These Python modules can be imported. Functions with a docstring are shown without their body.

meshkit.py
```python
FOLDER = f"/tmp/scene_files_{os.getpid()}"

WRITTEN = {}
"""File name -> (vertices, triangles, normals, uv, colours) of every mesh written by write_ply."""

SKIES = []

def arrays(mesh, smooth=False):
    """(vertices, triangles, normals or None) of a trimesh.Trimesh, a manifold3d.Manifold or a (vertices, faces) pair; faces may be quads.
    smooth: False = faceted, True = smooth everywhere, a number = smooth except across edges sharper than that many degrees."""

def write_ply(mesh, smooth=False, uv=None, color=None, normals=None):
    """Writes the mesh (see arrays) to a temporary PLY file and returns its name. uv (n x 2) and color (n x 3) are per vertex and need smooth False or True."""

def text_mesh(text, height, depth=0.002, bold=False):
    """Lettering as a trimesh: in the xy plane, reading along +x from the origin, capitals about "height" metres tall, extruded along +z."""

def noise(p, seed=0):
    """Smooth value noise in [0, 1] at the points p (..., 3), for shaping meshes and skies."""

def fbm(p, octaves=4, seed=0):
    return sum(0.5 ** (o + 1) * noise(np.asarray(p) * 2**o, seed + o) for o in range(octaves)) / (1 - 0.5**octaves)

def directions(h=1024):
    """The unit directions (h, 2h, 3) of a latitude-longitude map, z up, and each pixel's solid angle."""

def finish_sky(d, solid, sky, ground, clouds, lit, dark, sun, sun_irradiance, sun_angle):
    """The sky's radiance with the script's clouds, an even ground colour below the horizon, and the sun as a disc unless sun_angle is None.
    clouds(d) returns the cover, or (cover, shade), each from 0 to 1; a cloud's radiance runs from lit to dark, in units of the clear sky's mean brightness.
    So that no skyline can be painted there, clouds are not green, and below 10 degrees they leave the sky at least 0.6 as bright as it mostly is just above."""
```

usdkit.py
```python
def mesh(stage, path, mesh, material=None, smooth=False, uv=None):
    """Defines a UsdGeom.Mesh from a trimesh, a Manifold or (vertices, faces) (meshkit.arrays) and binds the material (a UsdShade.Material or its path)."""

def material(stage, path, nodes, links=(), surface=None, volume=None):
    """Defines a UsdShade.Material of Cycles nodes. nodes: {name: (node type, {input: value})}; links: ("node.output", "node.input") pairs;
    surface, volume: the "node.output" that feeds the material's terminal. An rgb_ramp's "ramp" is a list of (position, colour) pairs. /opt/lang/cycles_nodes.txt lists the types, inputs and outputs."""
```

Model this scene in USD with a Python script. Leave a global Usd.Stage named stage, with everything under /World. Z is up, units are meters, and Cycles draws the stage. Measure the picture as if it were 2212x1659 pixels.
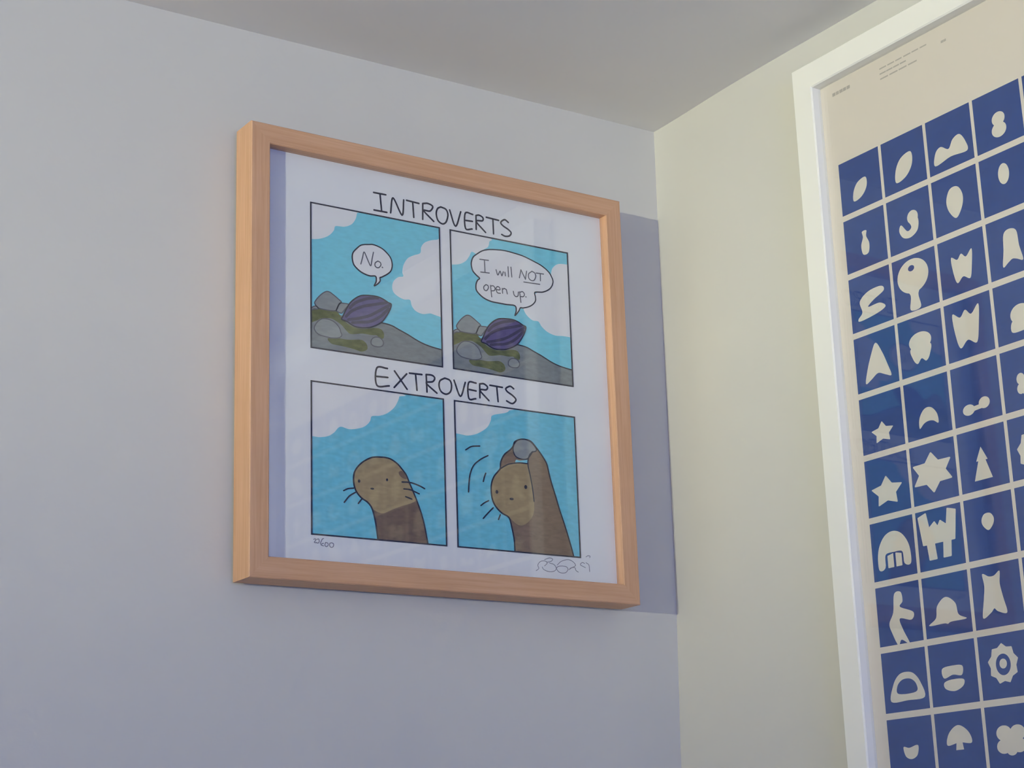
import math
import numpy as np
import trimesh
import manifold3d as m3
import shapely.geometry as sg
from shapely import affinity
from shapely.ops import unary_union
import usdkit
from pxr import Gf, Usd, UsdGeom, UsdLux

stage = Usd.Stage.CreateInMemory()
UsdGeom.SetStageUpAxis(stage, UsdGeom.Tokens.z)
UsdGeom.SetStageMetersPerUnit(stage, 1.0)
UsdGeom.Xform.Define(stage, '/World')

# ------------------------------------------------------------------ camera, light, exposure
CAM_RIGHT, CAM_UP, CAM_BACK = (0.832318, -0.553332, -0.032715), (-0.122388, -0.241017, 0.962773), (-0.540618, -0.797329, -0.268324)
CAM_POS = (-0.91828, -1.13073, 1.77365)
EXPOSURE = 0.0
LAMP_XY, LAMP_Z = (-4.40, -2.00), 1.98            # floor lamp out of frame to the left: rim of its bowl
LAMP_COLOR, LAMP_STRENGTH = (1.0, 0.995, 0.71), 16400.0
DAY_COLOR, DAY_STRENGTH = (0.12, 0.24, 1.0), 7.9   # daylight behind the window at the photographer's back

cam = UsdGeom.Camera.Define(stage, '/World/camera')
cam.AddTransformOp().Set(Gf.Matrix4d(*CAM_RIGHT, 0, *CAM_UP, 0, *CAM_BACK, 0, *CAM_POS, 1))
cam.CreateHorizontalApertureAttr(36.0)
cam.CreateVerticalApertureAttr(27.0)
cam.CreateFocalLengthAttr(63.857)
cam.CreateClippingRangeAttr(Gf.Vec2f(0.05, 100))
cam.CreateExposureAttr(EXPOSURE)

WIN_X0, WIN_X1, WIN_Z0, WIN_Z1, ROOM_X, ROOM_Y, CEIL = -2.5, -0.7, 1.20, 2.25, -5.3, -3.6, 2.4
day = UsdLux.RectLight.Define(stage, '/World/daylight')
day.AddTranslateOp().Set(Gf.Vec3d((WIN_X0 + WIN_X1) / 2, ROOM_Y - 0.30, (WIN_Z0 + WIN_Z1) / 2))
day.AddRotateXYZOp().Set(Gf.Vec3f(90, 0, 0))       # shines along +y, into the room
day.CreateWidthAttr(WIN_X1 - WIN_X0 + 0.3)
day.CreateHeightAttr(WIN_Z1 - WIN_Z0 + 0.3)
day.CreateColorAttr(Gf.Vec3f(*DAY_COLOR))
day.CreateIntensityAttr(DAY_STRENGTH)

# ------------------------------------------------------------------ helpers
used = {}


def numbered(path):
    n = used.get(path, 0)
    used[path] = n + 1
    return path if n == 0 else f'{path}_{n:03d}'


def tag(prim, label=None, category=None, kind=None, group=None):
    for k, v in (('label', label), ('category', category), ('kind', kind), ('group', group)):
        if v:
            prim.SetCustomDataByKey(k, v)


class Thing:
    """An Xform at the thing's base; parts are given in world coordinates and stored relative to it."""

    def __init__(self, name, label, category, origin, kind=None):
        self.path = numbered('/World/' + name)
        self.o = np.array(origin, float)
        x = UsdGeom.Xform.Define(stage, self.path)
        x.AddTranslateOp().Set(Gf.Vec3d(*map(float, origin)))
        tag(x.GetPrim(), label, category, kind)

    def part(self, name, mesh, mat, parent=None, smooth=False, label=None, kind=None):
        v, f = arrays(mesh)
        p = numbered((parent or self.path) + '/' + name)
        pr = usdkit.mesh(stage, p, (v - self.o, f), MAT[mat], smooth=smooth)
        tag(pr.GetPrim(), label, kind=kind)
        return p


def arrays(mesh):
    if hasattr(mesh, 'to_mesh'):
        m = mesh.to_mesh()
        return np.array(m.vert_properties[:, :3], float), np.array(m.tri_verts, int)
    if isinstance(mesh, tuple):
        return np.asarray(mesh[0], float), np.asarray(mesh[1], int)
    return np.array(mesh.vertices, float), np.array(mesh.faces, int)


def structure(name, mesh, mat, label, category, smooth=False):
    v, f = arrays(mesh)
    c = np.array([(v[:, 0].min() + v[:, 0].max()) / 2, (v[:, 1].min() + v[:, 1].max()) / 2, v[:, 2].min()])
    t = numbered('/World/' + name)
    pr = usdkit.mesh(stage, t, (v - c, f), MAT[mat], smooth=smooth)
    UsdGeom.Xformable(pr).AddTranslateOp().Set(Gf.Vec3d(*map(float, c)))
    tag(pr.GetPrim(), label, category, 'structure')


def box(lo, hi):
    b = trimesh.creation.box(extents=np.subtract(hi, lo))
    b.apply_translation(np.add(lo, hi) / 2)
    return b


def hull(pts):
    return m3.Manifold.hull_points(np.asarray(pts, np.float64))


def spline(pts, closed=False, n=6):
    """Catmull-Rom through the points."""
    p = np.asarray(pts, float)
    if len(p) < 3:
        return p
    q = np.vstack([p[-1], p, p[0], p[1]]) if closed else np.vstack([2 * p[0] - p[1], p, 2 * p[-1] - p[-2]])
    out = []
    for i in range(1, len(q) - 2):
        a, b, c, d = q[i - 1], q[i], q[i + 1], q[i + 2]
        for t in np.linspace(0, 1, n, endpoint=False):
            out.append(0.5 * (2 * b + (c - a) * t + (2 * a - 5 * b + 4 * c - d) * t * t + (3 * b - a - 3 * c + d) * t ** 3))
    if not closed:
        out.append(p[-1])
    return np.array(out)


def revolve(profile, n=48):
    return trimesh.creation.revolve(np.asarray(profile, float), sections=n)


def polys(g):
    return [x for x in getattr(g, 'geoms', [g]) if x.geom_type == 'Polygon' and x.area > 1e-9]


# ------------------------------------------------------------------ materials
MAT = {}


def plain(name, color, rough=0.6, spec=0.3, **kw):
    MAT[name] = usdkit.material(stage, '/World/Looks/' + name, {'p': ('principled_bsdf', {'base_color': color, 'roughness': rough, 'specular_ior_level': spec, **kw})}, surface='p.BSDF')


def printed(name, color, amount=0.06, scale=140.0, rough=0.55):
    """Ink or marker on paper: faint streaks of the pen in the colour."""
    dark, lite = tuple(c * (1 - amount) for c in color), tuple(min(1, c * (1 + amount)) for c in color)
    MAT[name] = usdkit.material(stage, '/World/Looks/' + name, {
        'g': ('geometry', {}), 'm': ('mapping', {'scale': (1.0, 1.0, 2.6), 'rotation': (0.0, 0.5, 0.0)}),
        'n': ('noise_texture', {'scale': scale, 'detail': 2.0, 'roughness': 0.5}),
        'r': ('rgb_ramp', {'ramp': [(0.3, dark), (0.7, lite)]}),
        'p': ('principled_bsdf', {'roughness': rough, 'specular_ior_level': 0.2})},
        [('g.position', 'm.vector'), ('m.vector', 'n.vector'), ('n.fac', 'r.fac'), ('r.color', 'p.base_color')], surface='p.BSDF')


def painted(name, color, scale=260.0, bump=0.0003):
    lo = tuple(c * 0.985 for c in color)
    MAT[name] = usdkit.material(stage, '/World/Looks/' + name, {
        'g': ('geometry', {}), 'n': ('noise_texture', {'scale': scale, 'detail': 3.0}), 'n2': ('noise_texture', {'scale': 3.0, 'detail': 2.0}),
        'r': ('rgb_ramp', {'ramp': [(0.35, lo), (0.65, color)]}),
        'b': ('bump', {'strength': 0.25, 'distance': bump}),
        'p': ('principled_bsdf', {'roughness': 0.8, 'specular_ior_level': 0.15})},
        [('g.position', 'n.vector'), ('g.position', 'n2.vector'), ('n2.fac', 'r.fac'), ('r.color', 'p.base_color'), ('n.fac', 'b.height'), ('b.normal', 'p.normal')], surface='p.BSDF')


def wood(name, scale, a, b):
    MAT[name] = usdkit.material(stage, '/World/Looks/' + name, {
        'g': ('geometry', {}), 'm': ('mapping', {'scale': scale}),
        'n': ('noise_texture', {'scale': 1.0, 'detail': 5.0, 'roughness': 0.62, 'distortion': 0.25}),
        'r': ('rgb_ramp', {'ramp': [(0.28, a), (0.72, b)]}),
        'bu': ('bump', {'strength': 0.25, 'distance': 0.0004}),
        'p': ('principled_bsdf', {'roughness': 0.5, 'specular_ior_level': 0.3})},
        [('g.position', 'm.vector'), ('m.vector', 'n.vector'), ('n.fac', 'r.fac'), ('r.color', 'p.base_color'), ('n.fac', 'bu.height'), ('bu.normal', 'p.normal')], surface='p.BSDF')


def glazing(name, rough):
    # Schlick's Fresnel from the facing angle, the same from both faces of the pane
    MAT[name] = usdkit.material(stage, '/World/Looks/' + name, {
        'l': ('layer_weight', {'blend': 0.5}), 'w': ('math', {'math_type': 'power', 'value2': 5.0}),
        's': ('math', {'math_type': 'multiply_add', 'value2': 0.95, 'value3': 0.045}),
        't': ('transparent_bsdf', {'color': (0.985, 0.99, 0.99)}), 'k': ('glossy_bsdf', {'color': (1, 1, 1), 'roughness': rough}), 'x': ('mix_closure', {})},
        [('l.facing', 'w.value1'), ('w.value', 's.value1'), ('s.value', 'x.fac'), ('t.BSDF', 'x.closure1'), ('k.BSDF', 'x.closure2')], surface='x.closure')


WALL = (0.66, 0.655, 0.625)
painted('wall_paint', WALL)
painted('ceiling_paint', (0.88, 0.87, 0.86))
plain('floor_brown', (0.24, 0.17, 0.11), 0.5)
plain('trim_white', (0.8, 0.8, 0.78), 0.4)
WA, WB = (0.555, 0.318, 0.183), (0.67, 0.412, 0.268)
wood('wood_across', (14.0, 420.0, 520.0), WA, WB)      # grain along x
wood('wood_upright', (520.0, 420.0, 14.0), WA, WB)     # grain along z
plain('backing', (0.36, 0.25, 0.16), 0.8)
plain('felt', (0.2, 0.17, 0.14), 0.9)
plain('brass', (0.75, 0.58, 0.3), 0.35, metallic=1.0)
plain('paper', (0.90, 0.90, 0.92), 0.6, 0.2)
plain('cloud_white', (0.89, 0.88, 0.90), 0.6, 0.2)
plain('ink', (0.025, 0.025, 0.045), 0.5)
plain('ink_soft', (0.13, 0.13, 0.16), 0.5)
plain('pencil', (0.26, 0.26, 0.31), 0.6)
printed('sky_blue', (0.232, 0.69, 0.84), 0.05)
printed('sky_deep', (0.19, 0.615, 0.79), 0.08)
printed('hill_grey', (0.249, 0.273, 0.29), 0.12)
printed('stone_grey', (0.313, 0.336, 0.348), 0.08)
printed('moss_green', (0.145, 0.162, 0.064), 0.3)
printed('mussel_violet', (0.145, 0.116, 0.273), 0.15)
printed('mussel_dark', (0.075, 0.064, 0.122), 0.15)
printed('fur_tan', (0.418, 0.313, 0.168), 0.10)
printed('fur_brown', (0.22, 0.145, 0.099), 0.14)
printed('fur_mid', (0.273, 0.186, 0.128), 0.14)
glazing('glass', 0.03)
plain('frame_white', (0.90, 0.90, 0.86), 0.4)
plain('chart_paper', (0.80, 0.735, 0.68), 0.6, 0.2)
plain('chart_grey', (0.50, 0.465, 0.44), 0.6, 0.2)
printed('chart_blue', (0.032, 0.075, 0.29), 0.06, 90.0)
plain('chart_faint', (0.16, 0.20, 0.36), 0.6, 0.2)
plain('chart_figure', (0.79, 0.745, 0.685), 0.6, 0.2)
plain('lamp_metal', (0.85, 0.84, 0.82), 0.35)
MAT['lamp_tube'] = usdkit.material(stage, '/World/Looks/lamp_tube', {'e': ('emission', {'color': LAMP_COLOR, 'strength': LAMP_STRENGTH})}, surface='e.emission')

# ------------------------------------------------------------------ the room
T = 0.10


def wall_right_mesh():
    """The right wall's face is a fine grid: close to the corner the plaster is a few millimetres out of plumb."""
    ys = np.unique(np.r_[np.linspace(0.012, -0.20, 40), np.linspace(-0.20, ROOM_Y, 8)])[::-1]
    zs = np.unique(np.r_[np.linspace(0, 1.8, 6), np.linspace(1.8, CEIL + 0.01, 40)])
    V, F = [], []
    for y in ys:
        for z in zs:
            V.append((math.exp(-(max(0, -y) / 0.08) ** 2) * np.interp(z, (1.70, 1.87, 1.98, 2.34, 2.40), (-0.0050, -0.0040, 0.0, 0.0042, 0.0052)), y, z))
    ny, nz = len(ys), len(zs)
    for i in range(ny - 1):
        for j in range(nz - 1):
            a, b, c, d = i * nz + j, (i + 1) * nz + j, (i + 1) * nz + j + 1, i * nz + j + 1
            F += [(a, b, c), (a, c, d)]
    face = trimesh.Trimesh(V, F, process=False)
    back = box((0.02, ROOM_Y, 0), (T, 0.012, CEIL + 0.01))
    return trimesh.util.concatenate([face, back])


structure('floor', box((ROOM_X - T, ROOM_Y - T, -T), (T, T, 0)), 'floor_brown', 'brown wooden floor of the room', 'floor')
structure('ceiling', box((ROOM_X - T, ROOM_Y - T, CEIL), (T, T, CEIL + T)), 'ceiling_paint', 'flat white ceiling above the corner', 'ceiling')
structure('wall_back', box((ROOM_X, 0.0, 0), (0.0115, T, CEIL)), 'wall_paint', 'white painted wall behind the wood framed comic', 'wall')
structure('wall_right', wall_right_mesh(), 'wall_paint', 'white painted wall behind the blue chart in white frame', 'wall', smooth=40)
structure('wall_left', box((ROOM_X - T, ROOM_Y - T, 0), (ROOM_X, T, CEIL)), 'wall_paint', 'plain white wall at the far left, out of view', 'wall')
fw = [box((ROOM_X, ROOM_Y - T, 0), (WIN_X0, ROOM_Y, CEIL)), box((WIN_X1, ROOM_Y - T, 0), (0, ROOM_Y, CEIL)), box((WIN_X0, ROOM_Y - T, 0), (WIN_X1, ROOM_Y, WIN_Z0)), box((WIN_X0, ROOM_Y - T, WIN_Z1), (WIN_X1, ROOM_Y, CEIL))]
structure('wall_front', trimesh.util.concatenate(fw), 'wall_paint', 'white wall with the window, behind the photographer', 'wall')
win = Thing('window_1', 'white framed window in the wall behind the photographer', 'window', ((WIN_X0 + WIN_X1) / 2, ROOM_Y - T / 2, WIN_Z0), 'structure')
b, ya, yb = 0.05, ROOM_Y - 0.08, ROOM_Y - 0.02
for lo, hi in (((WIN_X0, WIN_Z0), (WIN_X1, WIN_Z0 + b)), ((WIN_X0, WIN_Z1 - b), (WIN_X1, WIN_Z1)), ((WIN_X0, WIN_Z0 + b), (WIN_X0 + b, WIN_Z1 - b)), ((WIN_X1 - b, WIN_Z0 + b), (WIN_X1, WIN_Z1 - b)), ((-1.6 - b / 2, WIN_Z0 + b), (-1.6 + b / 2, WIN_Z1 - b))):
    win.part('window_frame', box((lo[0], ya, lo[1]), (hi[0], yb, hi[1])), 'trim_white')
for x0, x1 in ((WIN_X0 + b, -1.6 - b / 2), (-1.6 + b / 2, WIN_X1 - b)):
    win.part('window_pane', box((x0, ROOM_Y - 0.053, WIN_Z0 + b), (x1, ROOM_Y - 0.049, WIN_Z1 - b)), 'glass')
for nm, lo, hi in (('baseboard_back', (ROOM_X, -0.015, 0), (-0.0, 0.0, 0.09)), ('baseboard_right', (-0.015, ROOM_Y, 0), (0.0, -0.015, 0.09))):
    structure(nm, box(lo, hi), 'trim_white', 'white baseboard along the %s wall' % nm.split('_')[1], 'baseboard')

# ------------------------------------------------------------------ floor lamp, the room's uplighter (out of frame)
lx, ly = LAMP_XY
lamp = Thing('floor_lamp', 'tall uplighter floor lamp with an open bowl shade, left of the pictures', 'lamp', (lx, ly, 0))


def at_lamp(m, dz=0.0):
    m.apply_translation((lx, ly, dz))
    return m


lamp.part('base', at_lamp(revolve([(0, 0), (0.14, 0), (0.14, 0.012), (0.12, 0.022), (0.015, 0.03), (0, 0.03)])), 'lamp_metal', smooth=40)
lamp.part('pole', at_lamp(revolve([(0, 0.03), (0.0125, 0.03), (0.0125, 1.885), (0, 1.885)], 24)), 'lamp_metal', smooth=40)
lamp.part('bowl_shade', at_lamp(revolve([(0, 1.885), (0.05, 1.887), (0.14, 1.912), (0.22, LAMP_Z), (0.217, LAMP_Z), (0.137, 1.916), (0.048, 1.891), (0, 1.889)])), 'lamp_metal', smooth=40)
ang = math.atan2(1.16, 2.54) + math.pi / 2
tube = trimesh.creation.capsule(height=0.10, radius=0.011, count=[12, 12])
tube.apply_translation((0, 0, -0.05))
tube.apply_transform(trimesh.transformations.rotation_matrix(math.pi / 2, (0, 1, 0)))
tube.apply_transform(trimesh.transformations.rotation_matrix(ang, (0, 0, 1)))
lamp.part('halogen_tube', at_lamp(tube, LAMP_Z + 0.001), 'lamp_tube', smooth=True)
for s in (-1, 1):
    cx, cy = lx + s * 0.062 * math.cos(ang), ly + s * 0.062 * math.sin(ang)
    h = trimesh.creation.cylinder(radius=0.012, height=0.10, sections=16)
    h.apply_translation((cx, cy, LAMP_Z - 0.038))
    lamp.part('tube_holder', h, 'lamp_metal', smooth=40)

# ------------------------------------------------------------------ wood framed comic on the back wall
FX0, FX1, FZT, FH, FD, FDEP, FBAR, FREC = -0.39069, -0.05949, 2.31372, 0.33192, 0.03036, 0.02475, 0.0151, 0.00871
FZB = FZT - FH
comic = Thing('framed_comic', 'square pale wood framed four panel comic headed INTROVERTS and EXTROVERTS', 'framed picture', ((FX0 + FX1) / 2, 0.0, FZB))


def mitred(p_out, p_in, y_front, y_back, to3, cham=0.0007):
    """One frame bar: outer edge p_out (two ends), inner edge p_in (two ends), mitred; front edges chamfered."""
    o0, o1, i1, i0 = (np.array(p, float) for p in (p_out[0], p_out[1], p_in[1], p_in[0]))
    pts = [to3(q, y_back) for q in (o0, o1, i1, i0)]
    n = (i0 + i1) / 2 - (o0 + o1) / 2
    n /= np.linalg.norm(n)
    pts += [to3(q, y_front + cham * np.sign(y_back - y_front)) for q in (o0, o1, i1, i0)]
    t = cham / np.linalg.norm((i0 + i1) / 2 - (o0 + o1) / 2)
    f = [o0 + (i0 - o0) * t, o1 + (i1 - o1) * t, i1 + (o1 - i1) * t, i0 + (o0 - i0) * t]
    pts += [to3(q, y_front) for q in f]
    return hull(pts)


def on_back(q, y):
    return (q[0], y, q[1])


O = [(FX0, FZT), (FX1, FZT), (FX1, FZB), (FX0, FZB)]
I = [(FX0 + FBAR, FZT - FBAR), (FX1 - FBAR, FZT - FBAR), (FX1 - FBAR, FZB + FBAR), (FX0 + FBAR, FZB + FBAR)]
for k in range(4):
    j = (k + 1) % 4
    comic.part('frame_bar', mitred((O[k], O[j]), (I[k], I[j]), -FD, -FD + FDEP, on_back), 'wood_across' if k % 2 == 0 else 'wood_upright')
YP = -FD + FREC                                      # face of the paper
g = 0.00005
ix0, ix1, iz1, iz0 = I[0][0] + g, I[1][0] - g, I[0][1] - g, I[2][1] + g
comic.part('glass_pane', box((ix0, YP - 0.0026, iz0), (ix1, YP - 0.0010, iz1)), 'glass')
sheet = comic.part('paper_sheet', box((ix0, YP, iz0), (ix1, YP + 0.0015, iz1)), 'paper')
comic.part('backing_board', box((ix0, YP + 0.0016, iz0), (ix1, YP + 0.006, iz1)), 'backing')
for sx in (FX0 + 0.02, FX1 - 0.02):
    comic.part('wall_bumper', box((sx - 0.006, -FD + FDEP, FZB + 0.002), (sx + 0.006, 0.0, FZB + 0.013)), 'felt')
comic.part('hanging_hook', trimesh.util.concatenate([box((-0.235, -FD + FDEP, FZT - 0.012), (-0.215, -FD + FDEP + 0.0015, FZT - 0.003)), box((-0.2275, -FD + FDEP + 0.0015, FZT - 0.010), (-0.2225, 0.0, FZT - 0.005))]), 'brass')

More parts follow.
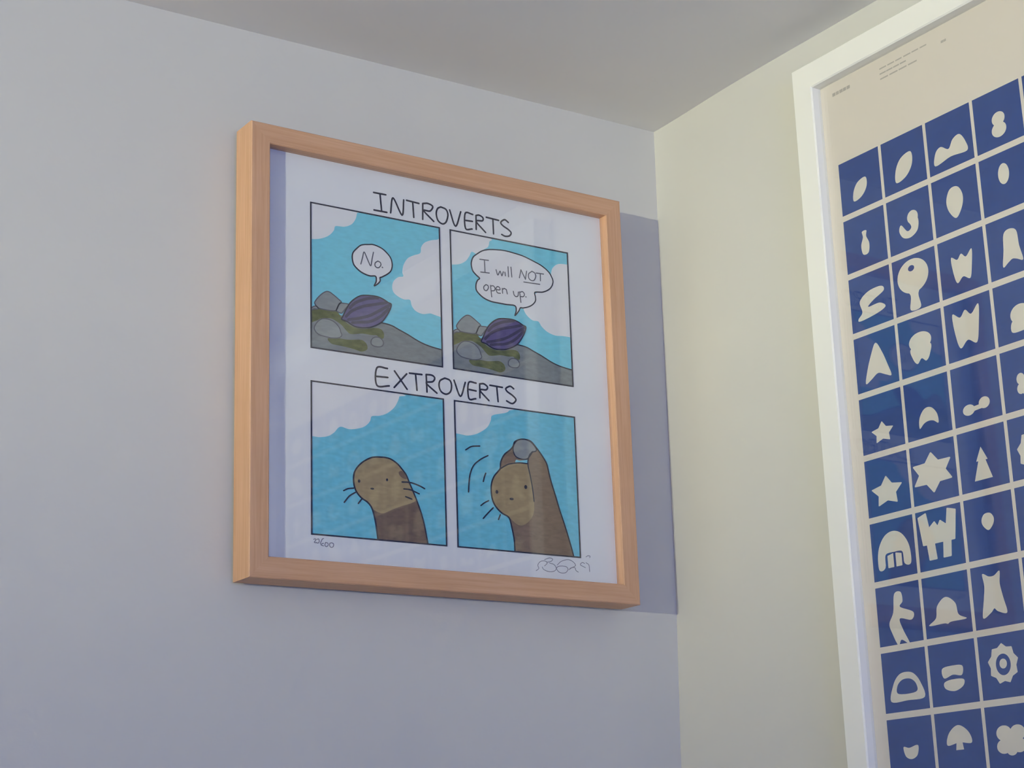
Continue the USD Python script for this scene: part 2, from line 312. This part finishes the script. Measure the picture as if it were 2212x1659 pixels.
# outlines of the drawing in tenths of a millimetre, from the frame's outer top left corner, x to the right and z down
ART = {"cloud1":[[[460,439],[903,499],[905,521],[892,570],[857,618],[798,647],[724,656],[710,691],[675,733],[622,766],[564,785],[521,791],[459,794]],
[[1704,570],[1603,607],[1546,622],[1488,651],[1456,694],[1446,743],[1387,771],[1335,804],[1299,861],[1287,919],[1294,953],[1251,966],[1210,1005],[1197,1053],[1209,1093],[1248,1119],[1299,1134],[1349,1130],[1364,1174],[1398,1210],[1459,1224],[1521,1210],[1557,1214],[1613,1224],[1686,1227]]],"bubble1":[[[996,753],[1033,746],[1073,751],[1116,765],[1153,790],[1184,822],[1197,857],[1198,894],[1185,931],[1153,961],[1109,989],[1092,997],[1094,1022],[1072,1049],[1044,1067],[1061,1030],[1056,992],[1011,996],[974,991],[932,977],[898,955],[874,931],[864,902],[861,868],[869,836],[897,802],[931,771],[965,758]]],"text1":[[[932,916],[947,862],[961,818],[988,869],[1015,916],[1028,857],[1040,806]],
[[1077,869],[1097,877],[1102,896],[1086,918],[1067,922],[1052,910],[1054,887],[1077,869]],
[[1112,911],[1117,914]]],"hill":[[[499,1333],[516,1331],[575,1318],[668,1319],[769,1339],[863,1362],[981,1355],[1117,1346],[1161,1350],[1202,1359],[1242,1375],[1323,1404],[1404,1439],[1474,1461],[1545,1474],[1617,1482],[1710,1487],[1705,1667],[457,1682]]],"hill_line":[[[1101,1345],[1117,1346],[1161,1350],[1202,1359],[1242,1375],[1323,1404],[1404,1439],[1474,1461],[1545,1474],[1617,1482]]],"moss":[[[499,1341],[516,1338],[575,1315],[660,1320],[722,1314],[746,1328],[777,1367],[823,1397],[886,1416],[961,1413],[1041,1394],[1096,1397],[1120,1426],[1115,1463],[1083,1471],[1060,1449],[1012,1453],[941,1452],[846,1469],[807,1449],[768,1412],[714,1384],[675,1375],[602,1386],[567,1406],[498,1430]],
[[655,1529],[744,1516],[822,1516],[920,1502],[960,1514],[979,1541],[975,1570],[931,1591],[880,1583],[814,1574],[744,1570],[682,1564]]],"stone":[[[549,1279],[558,1256],[580,1227],[611,1196],[642,1176],[669,1175],[696,1188],[723,1205],[754,1226],[766,1238],[746,1260],[728,1299],[707,1313],[660,1316],[602,1314],[572,1308]],
[[785,1244],[825,1246],[805,1276],[785,1301],[769,1321],[742,1318],[726,1306],[738,1272],[754,1247]],
[[499,1344],[516,1336],[526,1315],[552,1300],[575,1307],[570,1321],[545,1323],[514,1342]],
[[552,1444],[575,1412],[606,1389],[648,1383],[691,1391],[722,1408],[749,1436],[760,1467],[768,1491],[744,1512],[690,1522],[644,1520],[590,1513],[559,1496],[544,1470]],
[[1011,1518],[1015,1488],[1039,1467],[1075,1462],[1103,1476],[1115,1503],[1098,1528],[1066,1536],[1031,1533]]],"mussel":[[[769,1368],[781,1338],[797,1303],[817,1267],[840,1231],[876,1196],[916,1169],[956,1156],[1024,1149],[1076,1150],[1120,1162],[1160,1181],[1184,1189],[1180,1219],[1163,1255],[1138,1295],[1105,1337],[1061,1369],[1001,1396],[941,1408],[886,1409],[847,1397],[815,1380]]],"stripe":[[[1172,1198],[1103,1242],[1002,1305],[902,1343],[823,1364]],
[[1163,1229],[1086,1303],[1001,1352],[914,1369],[855,1381]],
[[1144,1184],[1043,1214],[943,1244],[856,1290],[804,1341]],
[[1072,1158],[976,1180],[884,1224],[836,1271]]],"cloud2":[[[1659,466],[2069,509],[2076,541],[2061,587],[2017,619],[1972,670],[1914,651],[1886,694],[1852,738],[1798,771],[1734,786],[1650,796]],
[[2945,604],[2813,606],[2727,616],[2674,654],[2654,701],[2639,792],[2477,915],[2384,1016],[2377,1046],[2403,1090],[2456,1125],[2512,1127],[2543,1165],[2597,1201],[2669,1219],[2743,1213],[2811,1213],[2914,1208]]],"bubble2":[[[1975,858],[1948,838],[1917,810],[1905,776],[1904,739],[1921,695],[1954,665],[2006,629],[2062,609],[2137,597],[2217,591],[2297,596],[2391,607],[2486,633],[2562,658],[2627,698],[2659,743],[2667,779],[2646,825],[2611,855],[2561,878],[2489,891],[2492,928],[2491,961],[2465,994],[2426,1019],[2374,1037],[2345,1041],[2330,1068],[2293,1111],[2306,1068],[2294,1031],[2214,1033],[2140,1032],[2075,1030],[2016,1015],[1971,989],[1942,957],[1941,912],[1956,877]]],"text2":[[[1981,702],[2061,698]],
[[2024,700],[2026,803]],
[[1986,805],[2065,801]],
[[2129,763],[2144,804],[2166,769],[2181,804],[2196,769]],
[[2211,770],[2215,799]],
[[2242,720],[2244,802]],
[[2269,719],[2275,799]],
[[2346,794],[2363,725],[2403,797],[2416,728]],
[[2468,720],[2496,732],[2502,760],[2484,792],[2455,797],[2434,779],[2436,746],[2468,720]],
[[2508,728],[2578,725]],
[[2547,726],[2546,786]],
[[2387,822],[2538,817]],
[[2031,900],[2050,907],[2051,928],[2034,949],[2014,944],[2010,922],[2031,900]],
[[2073,900],[2081,992]],
[[2075,905],[2098,900],[2114,916],[2106,937],[2078,944]],
[[2123,926],[2158,923],[2156,905],[2138,899],[2123,918],[2134,949],[2162,951]],
[[2183,946],[2181,907]],
[[2181,919],[2198,904],[2219,911],[2227,945]],
[[2284,915],[2289,941],[2306,955],[2326,946],[2332,914]],
[[2343,910],[2352,995]],
[[2346,914],[2370,904],[2388,922],[2377,944],[2349,948]],
[[2399,942],[2404,943]]],"cloud3":[[[450,1782],[1239,1865],[1242,1892],[1228,1931],[1196,1982],[1138,2030],[1076,2056],[1010,2068],[994,2107],[953,2148],[893,2173],[822,2185],[763,2174],[733,2186],[703,2221],[654,2254],[585,2270],[531,2269],[449,2272]]],"otter3":[[[1046,3063],[1046,2970],[1038,2904],[1025,2826],[1001,2747],[966,2706],[917,2679],[877,2638],[858,2591],[854,2538],[864,2492],[899,2443],[950,2402],[1011,2373],[1082,2364],[1153,2368],[1214,2398],[1254,2435],[1290,2477],[1314,2530],[1344,2591],[1379,2669],[1413,2757],[1437,2845],[1460,2965],[1469,3032]]],"face3":[[[1006,2751],[966,2706],[917,2679],[877,2638],[858,2591],[854,2538],[864,2492],[899,2443],[950,2402],[1011,2373],[1082,2364],[1153,2368],[1214,2398],[1254,2435],[1290,2477],[1314,2530],[1344,2591],[1369,2652],[1322,2683],[1249,2708],[1167,2742],[1086,2776]]],"ear3":[[[1228,2460],[1254,2449],[1284,2478],[1294,2504],[1263,2503],[1233,2483]]],"whisker3":[[[853,2614],[808,2622],[774,2639]],
[[867,2644],[818,2675],[778,2723]],
[[922,2683],[891,2721]],
[[1253,2531],[1325,2529],[1397,2545],[1443,2563]],
[[1267,2581],[1324,2583],[1396,2606]],
[[1281,2637],[1333,2651]]],"dots3":[[898,2558,16,20],[1128,2527,14,17],[1005,2604,26,12]],"cloud4":[[[1644,1819],[2208,1864],[2208,1883],[2175,1905],[2057,1938],[2039,1981],[2011,2030],[1968,2066],[1904,2101],[1831,2121],[1779,2119],[1723,2116],[1636,2117]]],"otter4":[[[2225,3068],[2218,2967],[2216,2883],[2199,2795],[2175,2717],[2114,2687],[2063,2646],[2033,2596],[2023,2534],[2027,2471],[2050,2415],[2094,2365],[2110,2346],[2118,2291],[2152,2233],[2206,2191],[2234,2160],[2252,2122],[2317,2096],[2393,2102],[2445,2147],[2497,2206],[2538,2266],[2556,2338],[2575,2410],[2608,2507],[2641,2614],[2680,2720],[2718,2835],[2755,2964],[2762,3049]]],"face4":[[[2181,2717],[2114,2687],[2063,2646],[2033,2596],[2023,2534],[2027,2471],[2050,2415],[2094,2365],[2143,2324],[2202,2300],[2288,2284],[2365,2284],[2381,2374],[2398,2472],[2408,2571],[2401,2662],[2355,2729],[2290,2766],[2237,2757]]],"gap4":[[[2257,2263],[2289,2266],[2359,2255],[2366,2276],[2299,2280],[2250,2295]]],"rock4":[[[2233,2197],[2240,2150],[2274,2110],[2328,2095],[2392,2107],[2439,2148],[2444,2175],[2411,2187],[2388,2217],[2354,2248],[2311,2253],[2258,2240]]],"armline4":[[[2411,2183],[2379,2218],[2363,2284],[2381,2374],[2398,2472],[2408,2571]],
[[2105,2351],[2159,2318],[2202,2300],[2288,2284],[2363,2284]]],"whisker4":[[[1996,2603],[1959,2622],[1928,2645]],
[[2036,2653],[1988,2697],[1945,2741]],
[[2097,2701],[2080,2738]],
[[1807,2233],[1859,2202],[1932,2191]],
[[2003,2257],[1939,2291],[1876,2342],[1842,2408],[1828,2481],[1822,2552]],
[[1978,2395],[1964,2428],[1955,2460]]],"dots4":[[2072,2529,20,24],[2336,2467,22,26],[2204,2571,30,16]],"signature":[[[2405,3101],[2430,3082],[2422,3057],[2448,3028],[2491,3022],[2509,3036],[2483,3060]],
[[2485,3012],[2529,2996],[2559,3001],[2546,3020],[2503,3031]],
[[2461,3069],[2473,3086],[2506,3098],[2543,3100],[2580,3088],[2590,3066],[2570,3043],[2530,3034]],
[[2647,3049],[2684,3052],[2699,3071],[2679,3096],[2644,3103],[2611,3095],[2593,3071],[2613,3054],[2647,3049]],
[[2601,3045],[2639,3014],[2702,2996],[2749,3009],[2772,3033],[2756,3047],[2718,3062]],
[[2708,3073],[2737,3056],[2765,3054],[2773,3074],[2795,3086]],
[[2858,3014],[2833,3010],[2817,3027],[2838,3038],[2863,3047]],
[[2871,3008],[2893,3019],[2901,3039],[2902,3075]],
[[2874,2963],[2893,2952],[2912,2955],[2908,2967]]],"edition":[[[535,3007],[545,3003],[553,3008],[540,3028],[563,3030]],
[[560,3005],[574,3002],[578,3020],[568,3032],[558,3027]],
[[586,3034],[601,3002],[612,2996]],
[[612,3030],[599,3033],[592,3042],[612,3048]],
[[628,3022],[645,3026],[648,3041],[635,3051],[622,3043],[628,3022]],
[[661,3025],[678,3021],[691,3029],[688,3047],[671,3054],[660,3043],[661,3025]]],"title1":[[[1050,328],[1154,327]],
[[1104,328],[1116,465]],
[[1051,468],[1161,467]],
[[1194,464],[1217,340],[1293,465],[1310,339]],
[[1335,337],[1444,342]],
[[1389,341],[1396,463]],
[[1475,465],[1478,336]],
[[1478,336],[1524,327],[1567,344],[1541,386],[1486,393],[1573,464]],
[[1639,334],[1685,345],[1702,387],[1685,447],[1651,470],[1611,449],[1597,395],[1610,353],[1639,334]],
[[1719,344],[1769,468],[1820,340]],
[[1930,342],[1861,344],[1860,469],[1920,464]],
[[1865,403],[1925,400]],
[[1958,460],[1959,345]],
[[1959,345],[1988,337],[2022,351],[2018,378],[1960,394],[2044,470]],
[[2055,342],[2170,347]],
[[2116,345],[2118,468]],
[[2261,348],[2226,331],[2189,361],[2211,386],[2256,406],[2284,430],[2267,459],[2227,469],[2195,460]]],"title2":[[[1146,1690],[1057,1697],[1055,1829],[1159,1821]],
[[1056,1762],[1148,1758]],
[[1206,1701],[1310,1827]],
[[1309,1710],[1201,1827]],
[[1333,1701],[1440,1698]],
[[1385,1700],[1395,1824]],
[[1481,1827],[1477,1693]],
[[1477,1693],[1527,1692],[1551,1711],[1532,1741],[1476,1759],[1567,1825]],
[[1639,1700],[1682,1711],[1697,1748],[1686,1799],[1648,1823],[1605,1809],[1587,1767],[1597,1725],[1639,1700]],
[[1720,1706],[1773,1824],[1820,1710]],
[[1916,1703],[1849,1709],[1848,1831],[1909,1827]],
[[1854,1761],[1914,1765]],
[[1947,1814],[1948,1705]],
[[1948,1705],[1986,1700],[2018,1721],[2004,1745],[1949,1755],[2027,1826]],
[[2041,1704],[2154,1707]],
[[2102,1705],[2111,1824]],
[[2258,1705],[2226,1689],[2186,1711],[2198,1735],[2243,1758],[2275,1788],[2254,1818],[2228,1824],[2189,1809]]],"panels":[[519,508,1101,1107],[1718,508,1101,1107],[519,1865,1101,1106],[1718,1865,1101,1106]]}

def P(pts):
    return [(FX0 + x * 1e-4, FZT - z * 1e-4) for x, z in pts]


def area(pts, smooth=True):
    q = P(pts)
    s = sg.Polygon(spline(q, True) if smooth else q).buffer(0)
    return s


def stroke(pts, width, smooth=True):
    q = P(pts)
    if len(q) == 1:
        return sg.Point(q[0]).buffer(width / 2, 6)
    return sg.LineString(spline(q) if smooth and len(q) > 2 else q).buffer(width / 2, quad_segs=3)


def ring(poly, width):
    return poly.exterior.buffer(width / 2, quad_segs=3)


LAYER = 0.00005


def flat_mesh(geom, to3, base, thick):
    """The region as a thin slab of ink on the sheet."""
    ms = []
    for q in polys(geom):
        e = trimesh.creation.extrude_polygon(q.simplify(0.00004), thick, engine='earcut')
        v = np.array(e.vertices)
        e.vertices = np.array([to3((a, c), base, h) for a, c, h in v])
        ms.append(e)
    return trimesh.util.concatenate(ms) if ms else None


def ink(name, geom, layer, mat, clip=None, label=None):
    if clip is not None:
        geom = geom.intersection(clip)
    m = flat_mesh(geom, lambda q, b0, h: (q[0], b0 - h, q[1]), YP, LAYER * layer)
    if m is not None:
        m.fix_normals()
        comic.part(name, m, mat, parent=sheet, label=label)


LINE = 0.00100
rects = []
for x, z, w, h in ART['panels']:
    (a, c), (b2, d2) = P([(x, z), (x + w, z + h)])
    rects.append(sg.box(a, d2, b2, c))
titles = [('title1', 'headline lettering INTROVERTS'), ('title2', 'headline lettering EXTROVERTS')]
for key, lab in titles:
    ink('headline', unary_union([stroke(q, 0.00135) for q in ART[key]]), 2, 'ink', label=lab)
names = ['panel with a closed mussel saying No.', 'panel with the mussel saying I will NOT open up.', 'panel with an otter looking out', 'panel with the otter raising a stone']
for k, R in enumerate(rects):
    ink('sky', R, 1, 'sky_blue' if k < 2 else 'sky_deep', label='blue sky of the ' + names[k])
    for q in ART['cloud%d' % (k + 1)]:
        ink('cloud', area(q), 2, 'cloud_white', R)
    ink('panel_border', R.buffer(LINE / 2, join_style=2).difference(R.buffer(-LINE / 2, join_style=2)), 9, 'ink')
for k in (0, 1):
    R, dx = rects[k], k * 0.1205
    sh = lambda s: affinity.translate(s, dx, 0)
    hill = sh(area(ART['hill'][0], False))
    ink('hillside', hill, 3, 'hill_grey', R)
    ink('ink_outline', sh(stroke(ART['hill_line'][0], LINE)), 4, 'ink', R)
    for q in ART['moss']:
        ink('moss', sh(area(q)), 4, 'moss_green', R)
    for q in ART['stone']:
        s = sh(area(q))
        ink('stone', s, 5, 'stone_grey', R)
        ink('ink_outline', ring(s, LINE * 0.85), 6, 'ink_soft', R)
    mu = sh(area(ART['mussel'][0]))
    ink('mussel', mu, 7, 'mussel_violet', R, label='violet closed mussel shell')
    ink('mussel_stripe', unary_union([sh(stroke(q, 0.0022)) for q in ART['stripe']]).intersection(mu), 8, 'mussel_dark', R)
    ink('ink_outline', ring(mu, LINE), 9, 'ink', R)
    bu = area(ART['bubble%d' % (k + 1)][0])
    ink('speech_bubble', bu, 5, 'cloud_white', R)
    ink('bubble_outline', ring(bu, LINE), 6, 'ink', R)
    ink('bubble_lettering', unary_union([stroke(q, 0.00085, len(q) > 4) for q in ART['text%d' % (k + 1)]]), 7, 'ink_soft', R, label='lettering No.' if k == 0 else 'lettering I will NOT open up.')
R = rects[2]
ot, fa = area(ART['otter3'][0]), area(ART['face3'][0])
ink('otter_body', ot, 3, 'fur_brown', R)
ink('otter_face', fa, 4, 'fur_tan', R)
ink('otter_ear', area(ART['ear3'][0]), 5, 'fur_brown', R)
ink('ink_outline', ring(ot, LINE * 1.1), 6, 'ink', R)
R = rects[3]
ot, fa = area(ART['otter4'][0]), area(ART['face4'][0])
ink('otter_body', ot, 3, 'fur_mid', R)
ink('otter_face', fa, 4, 'fur_tan', R)
ink('sky_gap', area(ART['gap4'][0]), 5, 'sky_blue', R)
rk = area(ART['rock4'][0])
ink('raised_stone', rk, 5, 'stone_grey', R)
ink('ink_outline', unary_union([ring(ot, LINE * 1.1), ring(rk, LINE * 0.9)] + [stroke(q, LINE) for q in ART['armline4']]), 6, 'ink', R)
for k in (3, 4):
    for q in ART['whisker%d' % k]:
        ink('whisker' if k == 3 or q[0][1] > 2320 else 'motion_line', stroke(q, LINE), 7, 'ink', rects[k - 1])
    for n, (x, z, a, b2) in enumerate(ART['dots%d' % k]):
        c = P([(x, z)])[0]
        ink('nose' if n == 2 else 'eye', affinity.scale(sg.Point(c).buffer(0.0010, 8), a / 17.0, b2 / 17.0), 7, 'ink', rects[k - 1])
ink('signature', unary_union([stroke(q, 0.0005) for q in ART['signature']]), 2, 'pencil', label='looping pencil signature')
ink('edition_number', unary_union([stroke(q, 0.0006) for q in ART['edition']]), 2, 'pencil', label='small pencilled edition number')

# ------------------------------------------------------------------ white framed chart on the right wall
GY, GZ, CW, CH, PY, PZ, PTP, PFT, PFY, PFZ, PFB = 0.04356, 0.04506, 0.04072, 0.04069, -0.23224, 2.28193, 0.01104, 0.02024, -0.19977, 2.36794, 0.02041
COLS, ROWS = 11, 14
PY1 = PY - (COLS - 1) * GY - CW - 0.012 - PFB        # far outer edge
PZ1 = PZ - (ROWS - 1) * GZ - CH - 0.014 - PFB        # lower outer edge
chart = Thing('framed_chart', 'large white framed poster with rows of dark blue squares of pale shapes', 'framed poster', (0.0, (PFY + PY1) / 2, PZ1))


def on_right(q, x):
    return (x, q[0], q[1])


O = [(PFY, PFZ), (PY1, PFZ), (PY1, PZ1), (PFY, PZ1)]
I = [(PFY - PFB, PFZ - PFB), (PY1 + PFB, PFZ - PFB), (PY1 + PFB, PZ1 + PFB), (PFY - PFB, PZ1 + PFB)]
for k in range(4):
    j = (k + 1) % 4
    chart.part('frame_bar', mitred((O[k], O[j]), (I[k], I[j]), -PFT, 0.0, on_right, 0.001), 'frame_white')
XP = -PTP
jy0, jy1, jz0, jz1 = I[1][0] + g, I[0][0] - g, I[2][1] + g, I[0][1] - g
psheet = chart.part('poster_sheet', box((XP, jy0, jz0), (XP + 0.001, jy1, jz1)), 'chart_paper')
chart.part('backing_board', box((XP + 0.0011, jy0, jz0), (-0.001, jy1, jz1)), 'backing')
chart.part('glass_pane', box((XP - 0.0024, jy0, jz0), (XP - 0.0009, jy1, jz1)), 'glass')


def chart_mesh(geom, layer):
    """geom: (metres right of, metres below) the first square's top left corner."""
    m = flat_mesh(geom, lambda q, b0, h: (b0 - h, PY - q[0], PZ - q[1]), XP, LAYER * layer)
    m.fix_normals()
    return m


# plain shapes in a unit square, y down
def blob(*pts):
    return sg.Polygon(spline(np.array(pts, float) / 100.0, True, 5)).buffer(0)


def disc(x, y, rx, ry=None):
    return affinity.scale(sg.Point(x / 100, y / 100).buffer(1.0, 10), rx / 100, (ry or rx) / 100)


def sharp(*pts):
    return sg.Polygon(np.array(pts, float) / 100.0).buffer(0)


def star(n, r):
    return sg.Polygon([(0.5 + (0.5 if i % 2 == 0 else r) * math.sin(i * math.pi / n), 0.5 - (0.5 if i % 2 == 0 else r) * math.cos(i * math.pi / n)) for i in range(2 * n)]).buffer(-0.02).buffer(0.02)


SHAPES = {
    'bud': unary_union([disc(50, 38, 38, 36), blob((12, 95), (20, 55), (80, 55), (88, 92), (50, 100))]),
    'leaf': blob((8, 98), (10, 50), (40, 10), (92, 0), (95, 48), (60, 88)),
    'hills': blob((0, 98), (4, 40), (22, 20), (45, 45), (60, 10), (82, 0), (98, 45), (100, 90), (50, 84)),
    'figure_eight': unary_union([disc(50, 28, 44, 28), disc(48, 72, 50, 30)]),
    'vase': blob((25, 0), (75, 0), (68, 25), (95, 60), (80, 100), (20, 100), (5, 60), (32, 25)),
    'hook': unary_union([disc(72, 26, 27, 26), blob((50, 30), (62, 62), (40, 72), (12, 40), (0, 62), (18, 92), (55, 100), (92, 80), (96, 35))]),
    'drop': blob((50, 100), (14, 72), (4, 38), (22, 8), (50, 0), (78, 8), (96, 38), (86, 72)),
    'seed': disc(50, 50, 50),
    'boot': blob((12, 28), (45, 2), (90, 0), (98, 20), (60, 40), (40, 58), (80, 58), (100, 78), (70, 92), (10, 100), (2, 90), (18, 70)),
    'lollipop': unary_union([disc(50, 34, 49, 34), blob((22, 52), (78, 52), (62, 72), (66, 100), (34, 100), (38, 72))]).difference(disc(47, 18, 10, 6)),
    'tulip': blob((4, 6), (30, 20), (50, 4), (70, 20), (98, 0), (92, 55), (80, 98), (50, 84), (22, 100), (8, 60)),
    'pillar': blob((20, 10), (50, 0), (82, 12), (88, 55), (100, 98), (70, 90), (50, 86), (30, 92), (2, 100), (12, 55)),
    'tent': blob((50, 0), (72, 30), (88, 65), (100, 98), (78, 92), (50, 82), (22, 94), (0, 100), (10, 66), (28, 30)),
    'acorn': unary_union([disc(50, 30, 50, 30), blob((8, 45), (92, 45), (88, 80), (70, 98), (50, 86), (30, 100), (12, 80))]),
    'star': star(5, 0.28),
    'six_star': star(6, 0.30),
    'dome': blob((2, 100), (4, 50), (25, 12), (50, 0), (75, 12), (96, 50), (98, 96), (75, 78), (50, 72), (25, 80)),
    'dumbbell': unary_union([disc(22, 62, 22, 38), disc(80, 40, 20, 40), sharp((20, 50), (80, 40), (80, 72), (20, 82))]),
    'fir': sharp((50, 0), (82, 42), (70, 42), (100, 100), (0, 100), (30, 42), (18, 42)),
    'gate': unary_union([blob((0, 98), (2, 48), (22, 12), (50, 0), (78, 12), (98, 48), (100, 96), (82, 94), (78, 60), (50, 56), (22, 60), (18, 96)), sharp((30, 66), (46, 62), (46, 98), (30, 98)), sharp((56, 62), (72, 66), (72, 98), (56, 98))]).buffer(0.015),
    'crown': unary_union([sharp((0, 6), (20, 0), (26, 34), (42, 22), (50, 34), (58, 22), (74, 34), (80, 0), (100, 6), (92, 66), (8, 66)), sharp((18, 60), (36, 60), (40, 100), (22, 100)), sharp((64, 60), (82, 60), (78, 100), (60, 100))]).buffer(0.02),
    'wave': blob((40, 2), (62, 0), (66, 18), (56, 28), (98, 42), (90, 56), (52, 50), (60, 72), (78, 100), (52, 90), (40, 100), (22, 74), (16, 56), (32, 36)),
    'bell': blob((0, 96), (20, 72), (26, 28), (50, 0), (74, 28), (80, 72), (100, 92), (60, 94), (50, 100), (40, 96)),
    'bottle': blob((14, 0), (40, 8), (62, 8), (86, 0), (82, 28), (90, 60), (100, 96), (64, 90), (50, 82), (36, 90), (0, 100), (10, 60), (18, 28)),
    'arch': blob((0, 98), (10, 40), (28, 8), (50, 0), (72, 8), (90, 40), (100, 96), (50, 100)).difference(blob((24, 74), (22, 46), (38, 26), (62, 26), (78, 46), (76, 74))),
    'stack': unary_union([blob((0, 8), (50, 0), (98, 6), (92, 42), (50, 36), (6, 46)), blob((4, 64), (40, 54), (98, 58), (94, 84), (52, 100), (10, 88))]),
    'wreath': star(9, 0.42).difference(disc(50, 52, 24, 26)).union(disc(50, 50, 12)),
    'cup': blob((4, 22), (40, 30), (96, 18), (88, 78), (50, 100), (14, 80)),
    'mushroom': unary_union([blob((0, 78), (10, 30), (50, 0), (90, 30), (100, 76), (50, 70)), sharp((38, 68), (62, 68), (66, 100), (34, 100))]),
    'clover': unary_union([disc(28, 26, 26), disc(74, 28, 26), disc(24, 70, 24), disc(76, 70, 24), disc(50, 50, 30), disc(50, 84, 18)]),
}
KIND = {(0, 0): 'leaf', (0, 1): 'leaf', (0, 2): 'hills', (0, 3): 'figure_eight', (1, 0): 'vase', (1, 1): 'hook', (1, 2): 'drop', (1, 3): 'seed', (2, 0): 'boot', (2, 1): 'lollipop', (2, 2): 'tulip', (2, 3): 'pillar',
        (3, 0): 'tent', (3, 1): 'acorn', (3, 2): 'tulip', (3, 3): 'bud', (4, 0): 'star', (4, 1): 'dome', (4, 2): 'dumbbell', (4, 3): 'clover', (5, 0): 'star', (5, 1): 'six_star', (5, 2): 'fir', (6, 0): 'gate', (6, 1): 'crown',
        (6, 2): 'drop', (7, 0): 'wave', (7, 1): 'bell', (7, 2): 'bottle', (8, 0): 'arch', (8, 1): 'stack', (8, 2): 'wreath', (9, 0): 'cup', (9, 1): 'mushroom', (9, 2): 'clover'}
SILHOUETTES = [[0,0,0.48,0.63,0.37,0.38],[0,1,0.49,0.6,0.44,0.48],[0,2,0.5,0.66,0.77,0.39],[0,3,0.5,0.62,0.31,0.44],[1,0,0.49,0.54,0.2,0.45],[1,1,0.48,0.56,0.46,0.47],[1,2,0.48,0.51,0.37,0.56],[1,3,0.49,0.38,0.23,0.36],[2,0,0.5,0.57,0.68,0.51],[2,1,0.46,0.53,0.72,0.92],[2,2,0.5,0.55,0.47,0.5],[2,3,0.48,0.53,0.42,0.61],[3,0,0.52,0.53,0.62,0.68],[3,1,0.48,0.55,0.51,0.54],[3,2,0.46,0.48,0.59,0.65],[3,3,0.51,0.63,0.44,0.45],[4,0,0.5,0.67,0.51,0.35],[4,1,0.5,0.66,0.44,0.33],[4,2,0.48,0.73,0.58,0.24],[4,3,0.44,0.6,0.32,0.37],[5,0,0.48,0.59,0.71,0.49],[5,1,0.47,0.5,0.84,0.68],[5,2,0.48,0.57,0.38,0.54],[6,0,0.51,0.52,0.77,0.64],[6,1,0.47,0.44,0.85,0.8],[6,2,0.47,0.42,0.26,0.28],[7,0,0.55,0.57,0.58,0.9],[7,1,0.49,0.59,0.82,0.44],[7,2,0.42,0.48,0.51,0.71],[8,0,0.53,0.6,0.79,0.48],[8,1,0.49,0.58,0.47,0.41],[8,2,0.48,0.46,0.61,0.62],[9,0,0.5,0.56,0.34,0.22],[9,1,0.49,0.41,0.54,0.39],[9,2,0.48,0.54,0.59,0.47]]
boxes = {(r, c): v for r, c, *v in SILHOUETTES}
order = sorted(SHAPES)
rest_cells, rest_figures = [], []
for r in range(ROWS):
    for c in range(COLS):
        x0, z0 = c * GY, r * GZ
        cell = sg.box(x0, z0, x0 + CW, z0 + CH)
        if (r, c) in boxes:
            fx, fz, w, h = boxes[r, c]
            s = SHAPES[KIND[r, c]]
        else:
            h0 = (r * 7 + c * 13 + r * c * 3)
            s = SHAPES[order[h0 % len(order)]]
            fx, fz, w, h = 0.49, 0.56, 0.44 + 0.05 * (h0 % 6), 0.44 + 0.06 * (h0 % 5)
        a, b1, a2, b2 = s.bounds
        s = affinity.translate(s, -(a + a2) / 2, -(b1 + b2) / 2)
        s = affinity.scale(s, w * CW / (a2 - a), h * CH / (b2 - b1), origin=(0, 0))
        s = affinity.translate(s, x0 + fx * CW, z0 + fz * CH).intersection(cell)
        if r < 10 and c < 5:
            chart.part('chart_square', chart_mesh(cell, 1), 'chart_blue', parent=psheet)
            chart.part('chart_figure', chart_mesh(s, 2), 'chart_figure', parent=psheet)
        else:
            rest_cells.append(chart_mesh(cell, 1))
            rest_figures.append(chart_mesh(s, 2))
chart.part('chart_square', trimesh.util.concatenate(rest_cells), 'chart_blue', parent=psheet, kind='stuff')
chart.part('chart_figure', trimesh.util.concatenate(rest_figures), 'chart_figure', parent=psheet, kind='stuff')


def rule(x0, z0, x1, z1, th, words, seed):
    """A line of print too small to read: a row of short word-long dashes."""
    rng = np.random.default_rng(seed)
    cuts = np.linspace(0, 1, words + 1)
    out = []
    for i in range(words):
        a, b2 = cuts[i] + 0.008, cuts[i + 1] - 0.012 - 0.02 * rng.random()
        out.append(sg.box(x0 + (x1 - x0) * a, z0 - th / 2, x0 + (x1 - x0) * b2, z0 + th / 2))
    return unary_union(out)


mm = 0.001
for args, lab in (((0, -56 * mm, 19 * mm, -56 * mm, 2.6 * mm, 5, 1), 'small grey title word'), ((49 * mm, -57 * mm, 97 * mm, -57 * mm, 1.0 * mm, 6, 2), None), ((49 * mm, -53 * mm, 76 * mm, -53 * mm, 1.1 * mm, 4, 3), None), ((49 * mm, -49 * mm, 86 * mm, -49 * mm, 1.1 * mm, 4, 4), None), ((109 * mm, -53 * mm, 114 * mm, -53 * mm, 1.8 * mm, 2, 5), None)):
    chart.part('caption_line', chart_mesh(rule(*args), 1), 'chart_grey', parent=psheet, label=lab)
